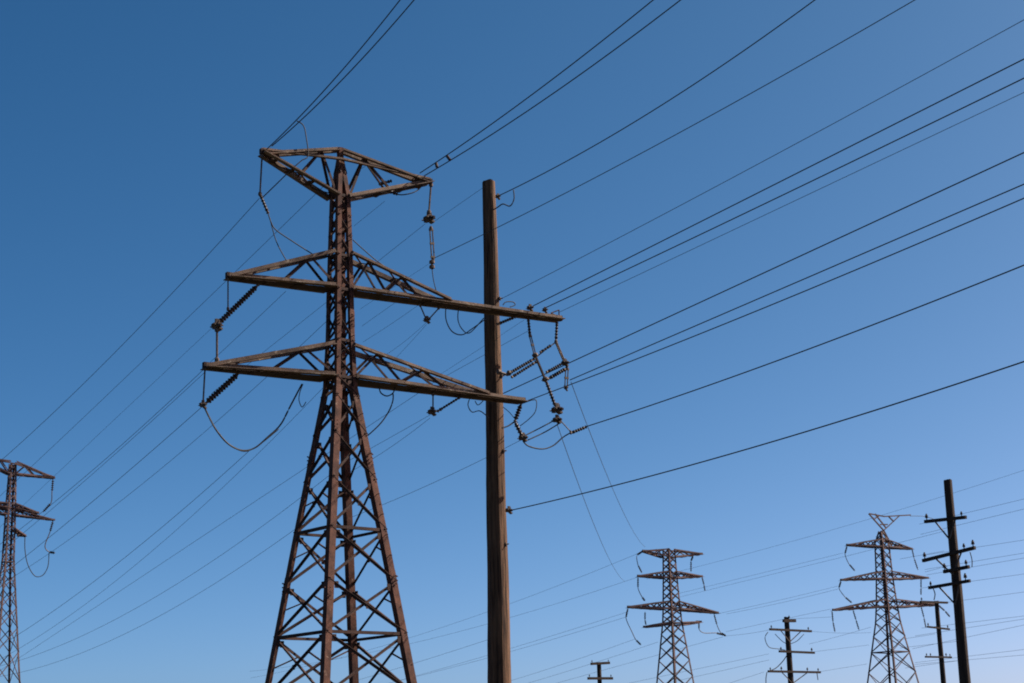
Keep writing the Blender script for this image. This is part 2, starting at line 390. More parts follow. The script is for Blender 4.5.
# dark pole at the right
P2, P2b, P2h = pole('utility_pole', 947.5, 480, 62, 8.2, 12.5, 'tall dark wooden utility pole with four slanting cross arms near the right edge', M['darkwood'])
NW = A   # arms that run along the line direction
fit_arm(P2, P2b, ((929, 522), (970, 517.5)), A, .11, .12, pins=(.05, .9))
fit_arm(P2, P2b, ((927, 561), (979, 548)), A, .11, .12, pins=(.04, .8, .97))
fit_arm(P2, P2b, ((948, 572), (973, 567)), A, .11, .12, pins=(.04, .9), brace=False)
fit_arm(P2, P2b, ((933, 588), (974, 581)), A, .10, .11, pins=(.05, .9))
P3, P3b, P3h = pole('utility_pole', 936.5, 601, 118, 4.2, 6.2, 'thin dark utility pole just left of the tall dark one, under the tower arm', M['darkwood'])
fit_arm(P3, P3b, ((925, 627), (947, 629.5)), L, .12, .12, pins=(.04, .93), brace=False)
fit_arm(P3, P3b, ((923, 657), (949, 657.5)), L, .12, .12, pins=(.05, .2, .8, .95), brace=False)
fit_arm(P3, P3b, ((918, 602), (945, 603)), L, .14, .14, pins=(.05,), brace=False)
P4, P4b, P4h = pole('utility_pole', 786.5, 617, 112, 4.8, 7.0, 'small brown utility pole with three level cross arms between the two distant towers', M['darkwood'])
fit_arm(P4, P4b, ((781, 621), (793, 621)), L, .18, .2, pins=(.5,), brace=False)
fit_arm(P4, P4b, ((767.5, 629.5), (809, 631.5)), L, .14, .14, pins=(.04, .93))
fit_arm(P4, P4b, ((777, 651.5), (812, 653)), L, .14, .14, pins=(.05, .93), brace=False)
fit_arm(P4, P4b, ((766, 671.5), (818, 672.5)), L, .14, .14, pins=(.04, .25, .75, .96))
P5, P5b, P5h = pole('utility_pole', 599, 663.5, 150, 4.2, 5.5, 'short T-shaped tip of a distant brown utility pole, left of the flat-topped tower', M['darkwood'])
fit_arm(P5, P5b, ((589.5, 664), (608, 663)), L, .18, .22, pins=(.06, .94), brace=False)
fit_arm(P5, P5b, ((586.5, 678.5), (611, 678.5)), L, .2, .22, pins=(.06, .5, .94), brace=False)

# ------------------------------------------------------------------ insulators, hardware, cables
def ap(px, py, T=T1, v=0.0):       # pixel on the arm plane of a tower (v metres along the line)
    return hit(px, py, T.T + L * v, L)
def spl(pts, n=8):
    out = []
    k = len(pts)
    for i in range(k - 1):
        p0 = pts[max(i - 1, 0)]; p1 = pts[i]; p2 = pts[i + 1]; p3 = pts[min(i + 2, k - 1)]
        for j in range(n):
            t = j / n
            out.append(.5 * ((2 * p1) + (p2 - p0) * t + (2 * p0 - 5 * p1 + 4 * p2 - p3) * t * t + (3 * p1 - p0 - 3 * p2 + p3) * t ** 3))
    out.append(pts[-1]); return out
def insulator(pa, pb_, label, r=.105, T=T1, name='insulator_string', pitch=.10, group='insulator strings'):
    r = r * .70
    p0 = ap(*pa, T) if isinstance(pa, tuple) else pa; p1 = ap(*pb_, T) if isinstance(pb_, tuple) else pb_
    root = thing(name, p0, label, 'insulator', group)
    d = p1 - p0; Ln = d.length; dn = d.normalized(); cap = min(.12, Ln * .12)
    n = max(3, int(round((Ln - 2 * cap) / pitch))); a = p0 + dn * cap; b = p1 - dn * cap; prof = [(0, .03)]
    for i in range(n):
        t = i / n; s_ = 1 / n
        prof += [(t + .1 * s_, r * .62), (t + .35 * s_, r * .7), (t + .5 * s_, r), (t + .66 * s_, r * .96), (t + .8 * s_, r * .6)]
    prof += [(1, .03)]
    mb = MB(); mb.lathe(a, b, prof, 12); mb.build('disc_stack', M['porcelain'], root)
    for e0, e1 in ((p0, a), (b, p1)):
        mb = MB(); mb.lathe(e0 - dn * .04, e1 + dn * .02, [(0, .02), (.15, .055), (.5, .03), (.85, .06), (1, .03)], 8); mb.build('end_fitting', M['link'], root)
    return root
def rod(pts, label, r=.028, T=T1, name='hanger_rod', cat='hanger rod', double=0):
    ps = [ap(*p, T) if isinstance(p, tuple) else p for p in pts]; mb = MB()
    d = (ps[-1] - ps[0]).normalized(); e = d.cross(L).normalized() * double
    if double:
        mb.tube([p + e for p in ps], r, 6); mb.tube([p - e for p in ps], r, 6)
        for f in (.06, .5, .94):
            q = ps[0].lerp(ps[-1], f); mb.box(q - e * 1.5, q + e * 1.5, d, .07, .05)
    else: mb.tube(ps, r, 6)
    for q, s_ in ((ps[0], 1), (ps[-1], 1)):            # eye fittings
        mb.lathe(q - d * .07, q + d * .07, [(0, r * .8), (.2, r * 2), (.8, r * 2), (1, r * .8)], 8)
    return tag(mb.build(name, M['link'], origin=ps[0]), label, cat)
def clamp(p, label, size=.2, T=T1, name='line_clamp', v=0.0, m='link'):
    q = ap(*p, T, v) if isinstance(p, tuple) else p
    root = thing(name, q, label, 'clamp')
    mb = MB(); mb.box(q - L * size * .9, q + L * size * .9, Z, size * .5, size * .45)
    mb.box(q - L * size * 1.3 - Z * size * .1, q - L * size * .5, Z, size * .3, size * .25); mb.build('body', M[m], root)
    mb = MB(); mb.box(q - Z * size * .3, q + Z * size * .9, A, size * .5, size * .3); mb.box(q - A * size * .6 + Z * .05, q + A * size * .6 - Z * .1, Z, size * .25, size * .8); mb.build('yoke', M['link'], root)
    mb = MB()
    for k in (-.6, -.1, .4, .8):
        mb.tube([q + L * size * k - A * size * .55, q + L * size * k + A * size * .55], size * .09, 6)
        mb.tube([q + L * size * k + Z * size * .2, q + L * size * k + Z * size * .62], size * .07, 6)
    mb.build('bolt', M['link'], root)
    return root
def jumper(pts, label, r=.02, T=T1, bow=0.0, name='jumper_cable', cat='jumper cable'):
    ps = [ap(*p, T) if isinstance(p, tuple) else p for p in pts]
    ps = spl(ps, 8)
    if bow:                        # the loop also swings out along the line, to pass the arm
        k = len(ps) - 1; ps = [p + L * bow * math.sin(math.pi * i / k) for i, p in enumerate(ps)]
    mb = MB(); mb.tube(ps, r, 6); return tag(mb.build(name, M['cable'], origin=ps[0], smooth=True), label, cat)
def wire(anchor, pts, label, r=.018, ext=(0, 0), T=T1, v=0.0, pair=0.0, direction=None, group=None, n=60):
    """a conductor hanging in the vertical plane that holds the anchor and the line direction; pts are sampled along it and fitted with a parabola"""
    D = (direction or L); N = Vector((D.y, -D.x, 0))
    Q = ap(*anchor, T, v) if isinstance(anchor, tuple) else anchor
    P_ = [hit(x, y, Q, N) for x, y in pts]
    t = np.array([(p - Q).dot(D) for p in P_]); z = np.array([p.z for p in P_])
    deg = min(2, len(pts) - 1); wgt = np.ones(len(t)); wgt[0] = 3
    co = np.polyfit(t, z, deg, w=wgt)
    if deg == 2 and co[0] < 0: co = np.polyfit(t, z, 1, w=wgt)     # a wire never arches upward
    sg = 1 if t[-1] > t[0] else -1
    ta = t[0] - sg * ext[0]; tb = t[-1] + sg * ext[1]
    ps = [Vector((Q.x + D.x * k, Q.y + D.y * k, float(np.polyval(co, k)))) for k in np.linspace(ta, tb, n)]
    ps = [p for p in ps if p.z > .5]
    r = r * (.5 if group == G2 else .55 if group == G3 else .85)
    mb = MB(); mb.tube(ps, r, 6)
    return tag(mb.build('power_line', M['cable'], origin=ps[0], smooth=True), label, 'power line', group)

G1 = 'conductors coming over the viewer to the big tower'
G2 = 'thin conductors running away to the lower left'
G3 = 'faint wires strung between the distant towers and poles'
# spans coming over the viewer from the upper right
wire((263, 153), [(266, 150), (330, 84), (400, 0)], 'left one of the wire pair rising steeply from the left tip of the top arm', .02, (0, 14), group=G1)
wire((266, 151), [(272, 146), (340, 82), (414, 0)], 'right one of the wire pair rising steeply from the left tip of the top arm', .02, (0, 14), group=G1)
wire((426, 176), [(420, 173), (447, 155), (517, 105.5), (576, 61.5), (653, 0)], 'upper wire of the close pair leaving the right tip of the top arm', .02, (0, 14), group=G1)
wire((430, 180), [(424, 176), (438, 167), (488, 138), (552, 94), (605, 56), (681, 0)], 'lower wire of the close pair leaving the right tip of the top arm', .02, (0, 14), group=G1)
PQ = P1b + Z * 0
wire(P1b + Vector((.2, -.2, 0)), [(496, 197), (513, 189), (530, 181), (700, 80), (815, 0)], 'dark wire climbing from the wooden pole just below its top', .019, (0, 14), group=G1)
wire((434, 258), [(435, 258), (479, 234), (556, 197), (700, 124), (913, 0)], 'thin wire from the long hanger rod, crossing behind the wooden pole to the top edge', .013, (0, 14), group=G1)
wire((497, 305), [(497, 301), (510, 294), (600, 249), (700, 194), (1024, 20)], 'very thin wire leaving the middle arm beside the wooden pole toward the top right corner', .010, (0, 12), group=G1)
wire((533, 308), [(533, 306), (640, 252), (758, 193), (1024, 59)], 'upper heavy wire of the close pair leaving the middle arm right of the wooden pole', .019, (0, 12), group=G1)
wire((543, 311), [(543, 309), (640, 262), (735, 219), (1024, 78)], 'lower heavy wire of the close pair leaving the middle arm right of the wooden pole', .019, (0, 12), group=G1)
wire((560, 316), [(560, 312), (650, 268), (758, 218), (1024, 93)], 'faint thin wire starting at the far right tip of the middle arm', .009, (0, 12), group=G1)
wire((566, 361), [(503, 394), (525, 382), (566, 361), (700, 302), (880, 220), (1024, 153)], 'heavy wire passing through the clamp on the hanging yoke, highest of three', .02, (0, 12), group=G1)
wire((571, 380), [(570, 380), (700, 323), (850, 260), (1024, 184)], 'heavy wire starting beside the yoke hanger, middle of three', .019, (0, 12), group=G1)
wire((566, 387), [(524, 402), (566, 387), (700, 333), (850, 273), (1024, 198)], 'heavy wire under the double rod of the yoke hanger, lowest of three', .019, (0, 12), group=G1)
wire((585, 427), [(585, 427), (700, 388), (850, 334), (1024, 265)], 'heavy wire drawn to the dead-end clamp right of the lower arm tip', .021, (0, 12), group=G1)
wire(P1b + Vector((.25, -.2, 0)), [(508, 511), (640, 478), (780, 440), (900, 403), (1024, 361)], 'lowest heavy wire on the right, tied to the middle of the wooden pole', .021, (0, 12), group=G1)
# spans going away to the lower left

wire((260, 198), [(259, 199), (200, 260), (160, 303), (92, 380), (35, 430), (16, 446)], 'topmost wire on the left, from the hanger below the left tip of the top arm', .019, (0, 25), group=G2)
wire((318, 190), [(330, 180), (317, 193), (280, 228), (229, 277), (167, 336), (119, 385), (80, 423), (37, 460)], 'second wire from the top on the left, touching the left tip of the middle arm', .015, (0, 25), group=G2)
wire((216, 326), [(215, 325), (201, 338), (164, 373), (132, 403)], 'faint wire from the insulator blob below the left tip of the middle arm', .009, (0, 25), group=G2)
wire((284, 292), [(286, 291), (274, 303), (222, 351), (203, 369)], 'short wire between the middle arm and the left tip of the lower arm', .013, (0, 0), group=G2)
wire((203, 370), [(204, 369), (193, 380), (122, 444), (76, 485), (48, 507)], 'upper wire of the pair leaving the left tip of the lower arm', .015, (0, 25), group=G2)
wire((206, 372), [(205, 372), (195, 382), (124, 446), (80, 485), (52, 509)], 'lower wire of the pair leaving the left tip of the lower arm', .013, (0, 25), group=G2)
wire((203, 407), [(203, 406), (158, 444), (116, 483), (64, 525)], 'wire leaving the bottom of the insulator V on the lower left arm', .016, (0, 25), group=G2)
wire((427, 224), [(425, 225), (379, 258), (356, 273), (325, 299), (282, 338), (267, 350), (222, 388)], 'thin wire crossing behind the tower from the hanger under the top arm right tip', .013, (0, 1), group=G2)
wire((330, 318), [(330, 318), (280, 364), (225, 415), (177, 456), (97, 518), (52, 552)], 'thin wire passing under the lower left arm halfway along it', .014, (0, 25), group=G2)
wire((419, 396), [(419, 396), (387, 417), (309, 405 + 38), (280, 465), (196, 541), (129, 594), (34, 650)], 'thin wire from the lower right arm, crossing the tower at its narrowest part', .013, (0, 20), group=G2)
wire((330, 382), [(330, 381), (300, 409), (277, 431), (232, 478), (193, 517), (158, 548), (100, 592)], 'thin wire leaving the tower just below the lower arm, behind the hanging loop', .012, (0, 20), group=G2)
wire((248, 452), [(249, 451), (180, 512), (122, 560), (74, 596), (45, 617)], 'wire starting at the bottom of the big hanging cable loop', .014, (0, 20), group=G2)
wire((345, 470), [(345, 463), (300, 496), (267, 522), (190, 576), (129, 613), (48, 650)], 'second lowest thin wire on the left, behind the tower legs', .012, (0, 20), group=G2)
wire((345, 495), [(345, 492), (293, 529), (219, 580), (155, 619), (103, 645), (39, 667)], 'lowest thin wire on the left, behind the tower legs', .012, (0, 20), group=G2)
wire((433, 413), [(430, 415), (400, 432), (375, 446), (350, 460)], 'upper of two thin wires between the tower and the tube under the lower right arm', .012, (0, 1), v=.1, group=G2)
wire((433, 414), [(430, 418), (400, 441), (375, 457), (350, 472)], 'lower of two thin wires between the tower and the tube under the lower right arm', .012, (0, 1), v=.15, group=G2)
wire((521, 440), [(521, 440), (483, 459), (440, 480), (384, 504), (352, 517)], 'thin wire from the lower arm tip passing behind the wooden pole down to the tower', .014, (0, 0), group=G2)
wire((484, 187), [(484, 187), (460, 203), (431, 224)], 'short thin wire between the wooden pole top and the right top hanger', .012, (0, 0), group=G2)
wire((432, 262), [(432, 262), (414, 272), (391, 288), (360, 310)], 'faint wire falling left from the foot of the long hanger rod', .008, (0, 0), v=.1, group=G2)
wire((420, 304), [(420, 304), (391, 305 + 19), (363, 342)], 'thin wire from under the middle right arm toward the tower', .010, (0, 0), v=.05, group=G2)
wire((395, 303), [(396, 302), (362, 326)], 'short thin wire between the tower and the middle right arm', .010, (0, 0), v=.05, group=G2)
wire((372, 163), [(372, 162), (356, 172)], 'short thin wire crossing under the top arm right of the peak', .010, (0, 0), v=.05, group=G2)
wire((394, 196), [(385, 201), (354, 226)], 'thin wire sloping from the top right arm down to the tower column', .011, (0, 0), v=.05, group=G2)
wire((534, 330), [(530, 330), (502, 347), (478, 355), (452, 371), (428, 388)], 'thin wire from the middle arm passing behind the wooden pole to the lower arm', .013, (0, 0), v=.3, group=G2)
wire((513, 328), [(524, 320), (500, 336), (456, 338 + 26), (424, 385)], 'faint wire just beside the wooden pole below the middle arm', .009, (0, 0), v=.3, group=G2)
wire((427, 322), [(427, 322), (400, 345), (384, 356)], 'faint upper wire falling from the small hanging triangle', .009, (0, 0), v=.1, group=G2)
wire((427, 324), [(427, 324), (408, 345), (392, 362)], 'faint lower wire falling from the small hanging triangle', .009, (0, 0), v=.1, group=G2)

# hardware on the left
rod([(262, 156), (260, 194)], 'thin rod hanging from the left tip of the top arm', .028)
insulator((260, 194), (268, 213), 'short insulator at the foot of the rod below the left tip of the top arm', .085)
jumper([(268, 213), (271, 222), (276, 230), (292, 241), (306, 250), (317, 257)], 'cable curving right from the short insulator to the middle arm root', .018)
jumper([(270, 218), (274, 229), (279, 244), (288, 263)], 'cable dropping straight down from the short insulator to the middle arm', .016, bow=.1)
jumper([(297, 121), (302, 127), (303.5, 140), (304.5, 158), (298, 163), (288, 172), (274, 186), (261, 199)], 'cable loop hooking over the top arm from the steep wire pair', .019, bow=-.25)
rod([(228, 279), (228, 309)], 'thin rod hanging from the left tip of the middle arm', .022)
insulator((258, 285), (218, 324), 'dark slanting insulator string under the left tip of the middle arm', .13)
clamp((217, 326), 'blob-like clamp where the slanting string ends below the middle left arm', .24)
rod([(217, 330), (217, 360)], 'pale rod standing on the left tip of the lower arm', .035)
rod([(205, 368), (203, 405)], 'thin rod hanging from the left tip of the lower arm', .026)
insulator((239, 373), (205, 404), 'dark slanting insulator string under the left tip of the lower arm', .14)
clamp((203, 405), 'small clamp at the bottom of the insulator V on the lower left arm', .16)
jumper([(204, 406), (210, 417), (218, 430), (230, 443), (244, 449.5), (257, 447), (270, 436), (282, 424), (291, 406), (302, 384)], 'large black cable loop hanging below the lower left arm', .026, bow=.15)
jumper([(205, 408), (212, 422), (220, 433), (232, 445), (247, 451), (262, 443), (279, 429)], 'second thinner strand doubling the large cable loop on its left', .014, bow=.1)
jumper([(303, 384), (300, 392), (299, 400), (302, 407), (306, 402)], 'small hook of cable under the root of the lower left arm', .014)
# hardware under the top right arm
rod([(431, 185), (429, 212)], 'upper rod hanging from the right tip of the top arm', .034)
clamp((429, 219), 'dark square clamp halfway down the hanger of the top right arm', .26, m='porcelain')
rod([(431, 228), (433, 259)], 'pale double rod below the square clamp of the top right arm', .024, double=.05)
rod([(432, 262), (432, 267)], 'short weight at the foot of the long double rod', .045)
jumper([(432, 268), (433.5, 280), (436, 290)], 'thin cable dropping from the long hanger to the middle arm', .016)
jumper([(393, 194), (401, 196), (411, 194), (418, 189), (423, 184)], 'slack cable under the top right arm', .02, bow=-.2)
insulator((385, 190), (397, 194), 'small dark insulator tucked under the top right arm', .09)
insulator((380, 184), (391, 181), 'small insulator lying on the top right arm', .08)
jumper([(353, 240), (364, 250), (377, 261), (393, 272)], 'cable running down beside the upper chord of the middle right arm', .017)
# spacers on pair
for k, (a, b) in enumerate((((436, 163), (437, 167)), ((447, 156), (450, 160)))):
    Q = ap(426, 176); N = Vector((L.y, -L.x, 0)); mb = MB(); mb.tube([hit(*a, Q, N), hit(*b, Q, N)], .05, 8)
    tag(mb.build('wire_spacer', M['porcelain']), ('spacer between the close wire pair nearest the top right arm', 'spacer between the close wire pair further up from the arm')[k], 'spacer')
for (px, py, kk) in ((490, 300, 0), (492, 377, 1), (494, 452, 0), (496, 545, 1)):
    q = hit(px, py, P1b, YV); c_ = Vector((P1b.x, P1b.y, q.z)); dr = Vector((.9, -.43, 0)).normalized(); mb = MB()
    mb.box(c_ + dr * .20, c_ + dr * .35, Z, .10, .10); mb.tube([c_ + dr * .33, c_ + dr * .43], .02, 6)
    mb.build('bolt_plate', M['link'], P1)
for (px, py, hgt) in ((497.5, 275, .9), (499.5, 345, .5), (502, 480, 1.3), (503, 600, 1.1), (499, 560, .7)):
    q = hit(px, py, P1b, YV); c_ = Vector((P1b.x, P1b.y, q.z)); a_ = random.uniform(.2, .75); dr = Vector((math.sin(a_ * 1.5), -math.cos(a_ * 1.5), 0)); mb = MB()
    pr = [c_ + dr * .262 + Z * (t * hgt) + dr.cross(Z) * random.uniform(-.012, .012) for t in np.linspace(-.5, .5, 7)]
    mb.tube(pr, .012, 5); mb.build('crack', M['darkwood'], P1)
clamp(hit(509, 510.5, P1b + Vector((.25, -.2, 0)), Vector((L.y, -L.x, 0))), 'dark dead-end clamp tying the lowest heavy wire to the wooden pole', .16)
clamp(hit(498, 196.5, P1b + Vector((.2, -.2, 0)), Vector((L.y, -L.x, 0))), 'small clamp tying a wire to the wooden pole near its top', .12)
# hook on the wooden pole
def pp(x, y): return hit(x, y, P1b + Vector((.25, -.25, 0)), YV)
jumper([pp(493, 210), pp(498, 207), pp(503, 204), (pp(510, 206)), pp(514, 199), pp(513.5, 190)], 'twisted pigtail cable at the top of the wooden pole', .022)
# hardware under the middle right arm
rod([(420, 305), (426, 319)], 'left rod of the small triangle hanging from the middle arm', .022)
rod([(439, 308), (429, 319)], 'right rod of the small triangle hanging from the middle arm', .022)
clamp((427, 320), 'small clamp at the point of the hanging triangle', .15)
jumper([(446, 307), (448, 319), (455, 330), (465, 333.5), (474, 328), (487, 318)], 'round cable loop below the middle arm left of the wooden pole', .02, bow=.2)
jumper([(459, 308), (462, 318), (468, 327), (474, 331), (484, 318)], 'narrower cable loop below the middle arm beside the round loop', .017, bow=.35)
insulator((498, 324), (515, 317), 'short dark insulator right of the wooden pole under the middle arm', .08)
jumper([(503, 305), (506, 302), (513, 302), (515, 305), (510, 307)], 'small ring of cable lying on the middle arm right of the pole', .018)
clamp((530, 308), 'dark clamp on top of the middle arm holding the upper heavy wire', .15)
clamp((545, 310), 'dark clamp on top of the middle arm holding the lower heavy wire', .12)
mb = MB()
for a, b in (((551, 313), (559, 310)), ((559, 310), (559, 317)), ((551, 313), (559, 317))): mb.tube([ap(*a), ap(*b)], .022, 6)
tag(mb.build('bracket', M['rust']), 'small triangular bracket on the far right tip of the middle arm', 'bracket')
# yoke assembly right of the pole
insulator((557, 321), (556, 341), 'short vertical insulator under the far right tip of the middle arm', .085)
insulator((528, 317), (530, 336), 'short insulator under the middle arm left of the far tip', .085)
rod([(530, 335), (535, 355)], 'thin rod dropping from the short insulator to the long slanting string', .022, double=.035)
rod([(535, 355), (545, 379)], 'pale stout link in the middle of the long slanting string', .05, name='link_bar', cat='link')
insulator((546, 381), (556, 408), 'long slanting insulator hanging between the middle and lower arm right of the pole', .10)
clamp((545, 380), 'pale knuckle joint in the middle of the slanting string', .13)
clamp((557, 410), 'dark cluster of clamps at the foot of the slanting string', .26, m='porcelain')
clamp((557, 420), 'lower dark clamp below the cluster at the foot of the slanting string', .2, m='porcelain')
insulator((508, 374), (534, 359), 'upper inclined insulator string pulling from the wooden pole toward the right', .085)
rod([(499, 372), (508, 375), (509, 373)], 'anchor strap between the wooden pole and the inclined string', .045)
insulator((512, 377), (536, 362), 'lower inclined insulator string beside its twin right of the wooden pole', .075)
rod([(534, 359), (545, 350), (556, 342)], 'thin rod linking the inclined strings to the far tip hanger', .022)
insulator((541, 352), (550, 346), 'small dark insulator on the rod under the far tip hanger', .07)
rod([(556, 342), (565, 363)], 'slim rod dropping from the far tip hanger to the yoke', .024, double=.03)
insulator((547, 372), (565, 362), 'upper of the two short parallel strings at the yoke', .075)
insulator((548, 379), (567, 368), 'lower of the two short parallel strings at the yoke', .10)
clamp((565, 363), 'dark yoke clamp where the highest of the three wires arrives', .17)
rod([(567, 368), (566, 388)], 'pale double rod standing under the yoke', .022, double=.05)
clamp((566, 388), 'small clamp at the foot of the double yoke rod', .09)
insulator((521, 404), (515, 421), 'thick dark insulator hanging from the right tip of the lower arm', .12)
insulator((515, 422), (523, 438), 'second thick insulator below the right tip of the lower arm, leaning right', .12)
clamp((523, 438), 'dark clamp where the cable loop starts below the lower arm tip', .2)
jumper([(523, 441), (530, 446), (544, 448.5), (555, 445), (564, 437), (572, 432)], 'smooth cable loop between the lower arm tip and the dead-end clamp', .024, bow=.1)
jumper([(524, 436), (540, 428), (555, 420)], 'upper of two parallel cables under the cluster of clamps', .022)
jumper([(528, 440), (545, 432), (560, 423)], 'lower of two parallel cables under the cluster of clamps', .022)
jumper([(524, 403), (531, 400.5), (534, 402), (533, 412), (528, 419), (520, 426)], 'curved cable bowing right of the lower arm tip', .016, bow=-.15)
jumper([(502, 428), (508, 426), (514, 422)], 'short cable from the wooden pole to the tip insulator', .026)
jumper([(503, 407), (510, 413), (518, 423)], 'thin straight cable left of the tip insulator', .012)
rod([(560, 420), (571, 432)], 'slim rod from the lower dark clamp to the dead-end clamp', .018)
insulator((571, 433), (586, 427), 'dead-end clamp with insulator lying along the lowest arm wire', .085)
# lower arm, left of pole
rod([(433, 394), (433, 409)], 'short rod under the lower right arm', .026)
clamp((432, 412), 'dark clamp hanging on the short rod under the lower right arm', .19)
insulator((438, 411), (462, 396), 'inclined insulator string rising to the lower right arm left of the wooden pole', .065)
jumper([(379, 387), (381, 393), (387, 396), (393, 393), (395, 387)], 'small slack cable under the root of the lower right arm', .022)
jumper([(393, 394), (391, 402), (386, 413), (378, 425), (366, 437)], 'cable swinging from the lower right arm back to the tower leg', .022, bow=-.15)
jumper([(470, 398), (468, 405), (472, 412), (480, 411), (489, 418)], 'crumpled cable loop left of the wooden pole below the lower arm', .017)
jumper([(475, 401), (478, 405), (483, 401)], 'tiny cable hook below the lower arm touching the wooden pole', .015)

# two thin service wires falling from the yoke to the far tower
def span(p0, p1, sag, r, label, n=40):
    ps = [p0.lerp(p1, i / n) - Z * sag * 4 * (i / n) * (1 - i / n) for i in range(n + 1)]
    mb = MB(); mb.tube(ps, r, 5); return tag(mb.build('power_line', M['cable'], origin=p0, smooth=True), label, 'power line')
span(ap(571, 382), ap(645, 547, T2), .9, .012, 'thin wire dropping steeply from the yoke to the top left tip of the distant tower')
span(ap(557, 424), ap(624, 581, T2), .9, .012, 'thin wire dropping steeply from the clamp cluster, left of its parallel twin')

# ------------------------------------------------------------------ strings and wires of the distant towers
def far_string(T, pts, label, r=.07):
    ps = [ap(*p, T) for p in pts]; root = thing('insulator_string', ps[0], label, 'insulator', 'insulator strings')
    mb = MB(); mb.tube(spl(ps, 5), .035, 5); mb.build('chain', M['link'], root)
    k = len(ps) - 1
    for a, b in ((ps[0], ps[1]), (ps[k - 1], ps[k])):
        d = (b - a).normalized(); mid = (a + b) / 2; h = min(.45, (b - a).length * .4); prof = [(0, .03)]
        for i in range(5): prof += [((i + .2) / 5, r * .5), ((i + .5) / 5, r * 1.5), ((i + .8) / 5, r * .6)]
        mb = MB(); mb.lathe(mid - d * h, mid + d * h, prof + [(1, .03)], 8); mb.build('disc_stack', M['porcelain'], root)
far_string(T2, [(643, 551), (637, 555), (638, 565), (642, 573)], 'string looping down from the top left tip of the flat-topped distant tower')
far_string(T2, [(693, 556), (691, 561), (691, 572)], 'string under the top right arm of the flat-topped distant tower')
far_string(T2, [(702, 577), (704, 585), (705, 591)], 'string hanging from the middle right tip of the flat-topped distant tower')
far_string(T2, [(638, 577), (638, 588), (642, 597), (645, 601)], 'thin string hanging from the middle left tip of the flat-topped distant tower')
far_string(T2, [(628, 608), (626, 618), (632, 632), (636, 640), (641, 645)], 'long string chain hanging from the lowest left tip of the flat-topped distant tower')
far_string(T2, [(645, 612), (645, 620), (646, 625)], 'short string under the lowest left arm of the flat-topped distant tower')
far_string(T2, [(714, 614), (717, 625), (721, 633), (726, 636)], 'string hanging from the lowest right tip of the flat-topped distant tower')
far_string(T2, [(699, 622), (699, 629), (704, 633), (716, 633), (724, 635)], 'sagging cable below the lowest right arm of the flat-topped distant tower')
far_string(T3, [(847, 546), (845, 554), (849, 564), (855, 571)], 'string hanging from the top left tip of the horned tower')
far_string(T3, [(841, 581), (839, 588), (845, 597), (852, 603)], 'string hanging from the middle left tip of the horned tower')
far_string(T3, [(832, 611), (833, 622), (835, 632)], 'string hanging from the lowest left tip of the horned tower')
far_string(T3, [(853, 610), (856, 620), (859, 630)], 'string hanging under the lowest left arm of the horned tower')
far_string(T3, [(912, 549), (914, 558), (918, 570)], 'string hanging from the top right tip of the horned tower')
far_string(T3, [(921, 579), (921, 588), (921, 595)], 'string hanging under the middle right arm of the horned tower')
far_string(T3, [(921, 606), (924, 618), (926, 628)], 'string hanging under the lowest right arm of the horned tower')
far_string(T3, [(938, 605), (945, 611), (950, 617)], 'string at the lowest right tip of the horned tower beside the dark pole')
far_string(T4, [(53, 479), (52, 492), (51, 503), (43, 512)], 'string linking the two arm tips of the left-edge tower')
far_string(T4, [(53, 521), (50, 532), (45, 546), (49, 552), (55, 553)], 'string hanging from the lower tip of the left-edge tower')
jumper([(25, 536), (25, 550), (28, 565), (35, 576), (43, 575), (48, 566), (49, 553)], 'long cable loop below the arms of the left-edge tower', .03, T=T4)
jumper([(910, 516), (925, 516.5), (936, 520), (940, 522)], 'thin cable from the horned peak to the dark pole', .025, T=T3)
far_string(P_ := type('Q', (), {'T': P4b})(), [(767, 632), (766, 641), (770, 648), (779, 648)], 'sagging cable left of the small brown utility pole') if False else None
class _Q:
    def __init__(s, T): s.T = T
Q4 = _Q(P4b); Q2 = _Q(P2b); Q3 = _Q(P3b)
jumper([(768, 632), (765, 638), (769, 647), (779, 649), (785, 650)], 'sagging cable left of the small brown utility pole', .025, T=Q4)
jumper([(787, 655), (783, 661), (776, 668), (769, 671)], 'slanting cable beside the lowest arm of the small brown utility pole', .03, T=Q4)
jumper([(767, 672), (766, 678), (766, 684)], 'string hanging at the left end of the lowest arm on the small brown pole', .03, T=Q4)
jumper([(817, 673), (818, 680)], 'string hanging at the right end of the lowest arm on the small brown pole', .03, T=Q4)
jumper([(775, 634), (782, 641), (787, 644)], 'brace cable left under the upper arm of the small brown pole', .022, T=Q4)
jumper([(804, 634), (797, 641), (790, 644)], 'brace cable right under the upper arm of the small brown pole', .022, T=Q4)
jumper([(970, 552), (972, 560), (972, 567)], 'cable linking the second and third arm of the tall dark pole', .018, T=Q2)
jumper([(933, 588), (935, 594), (934, 600)], 'cable hanging from the left end of the lowest arm on the tall dark pole', .02, T=Q2)


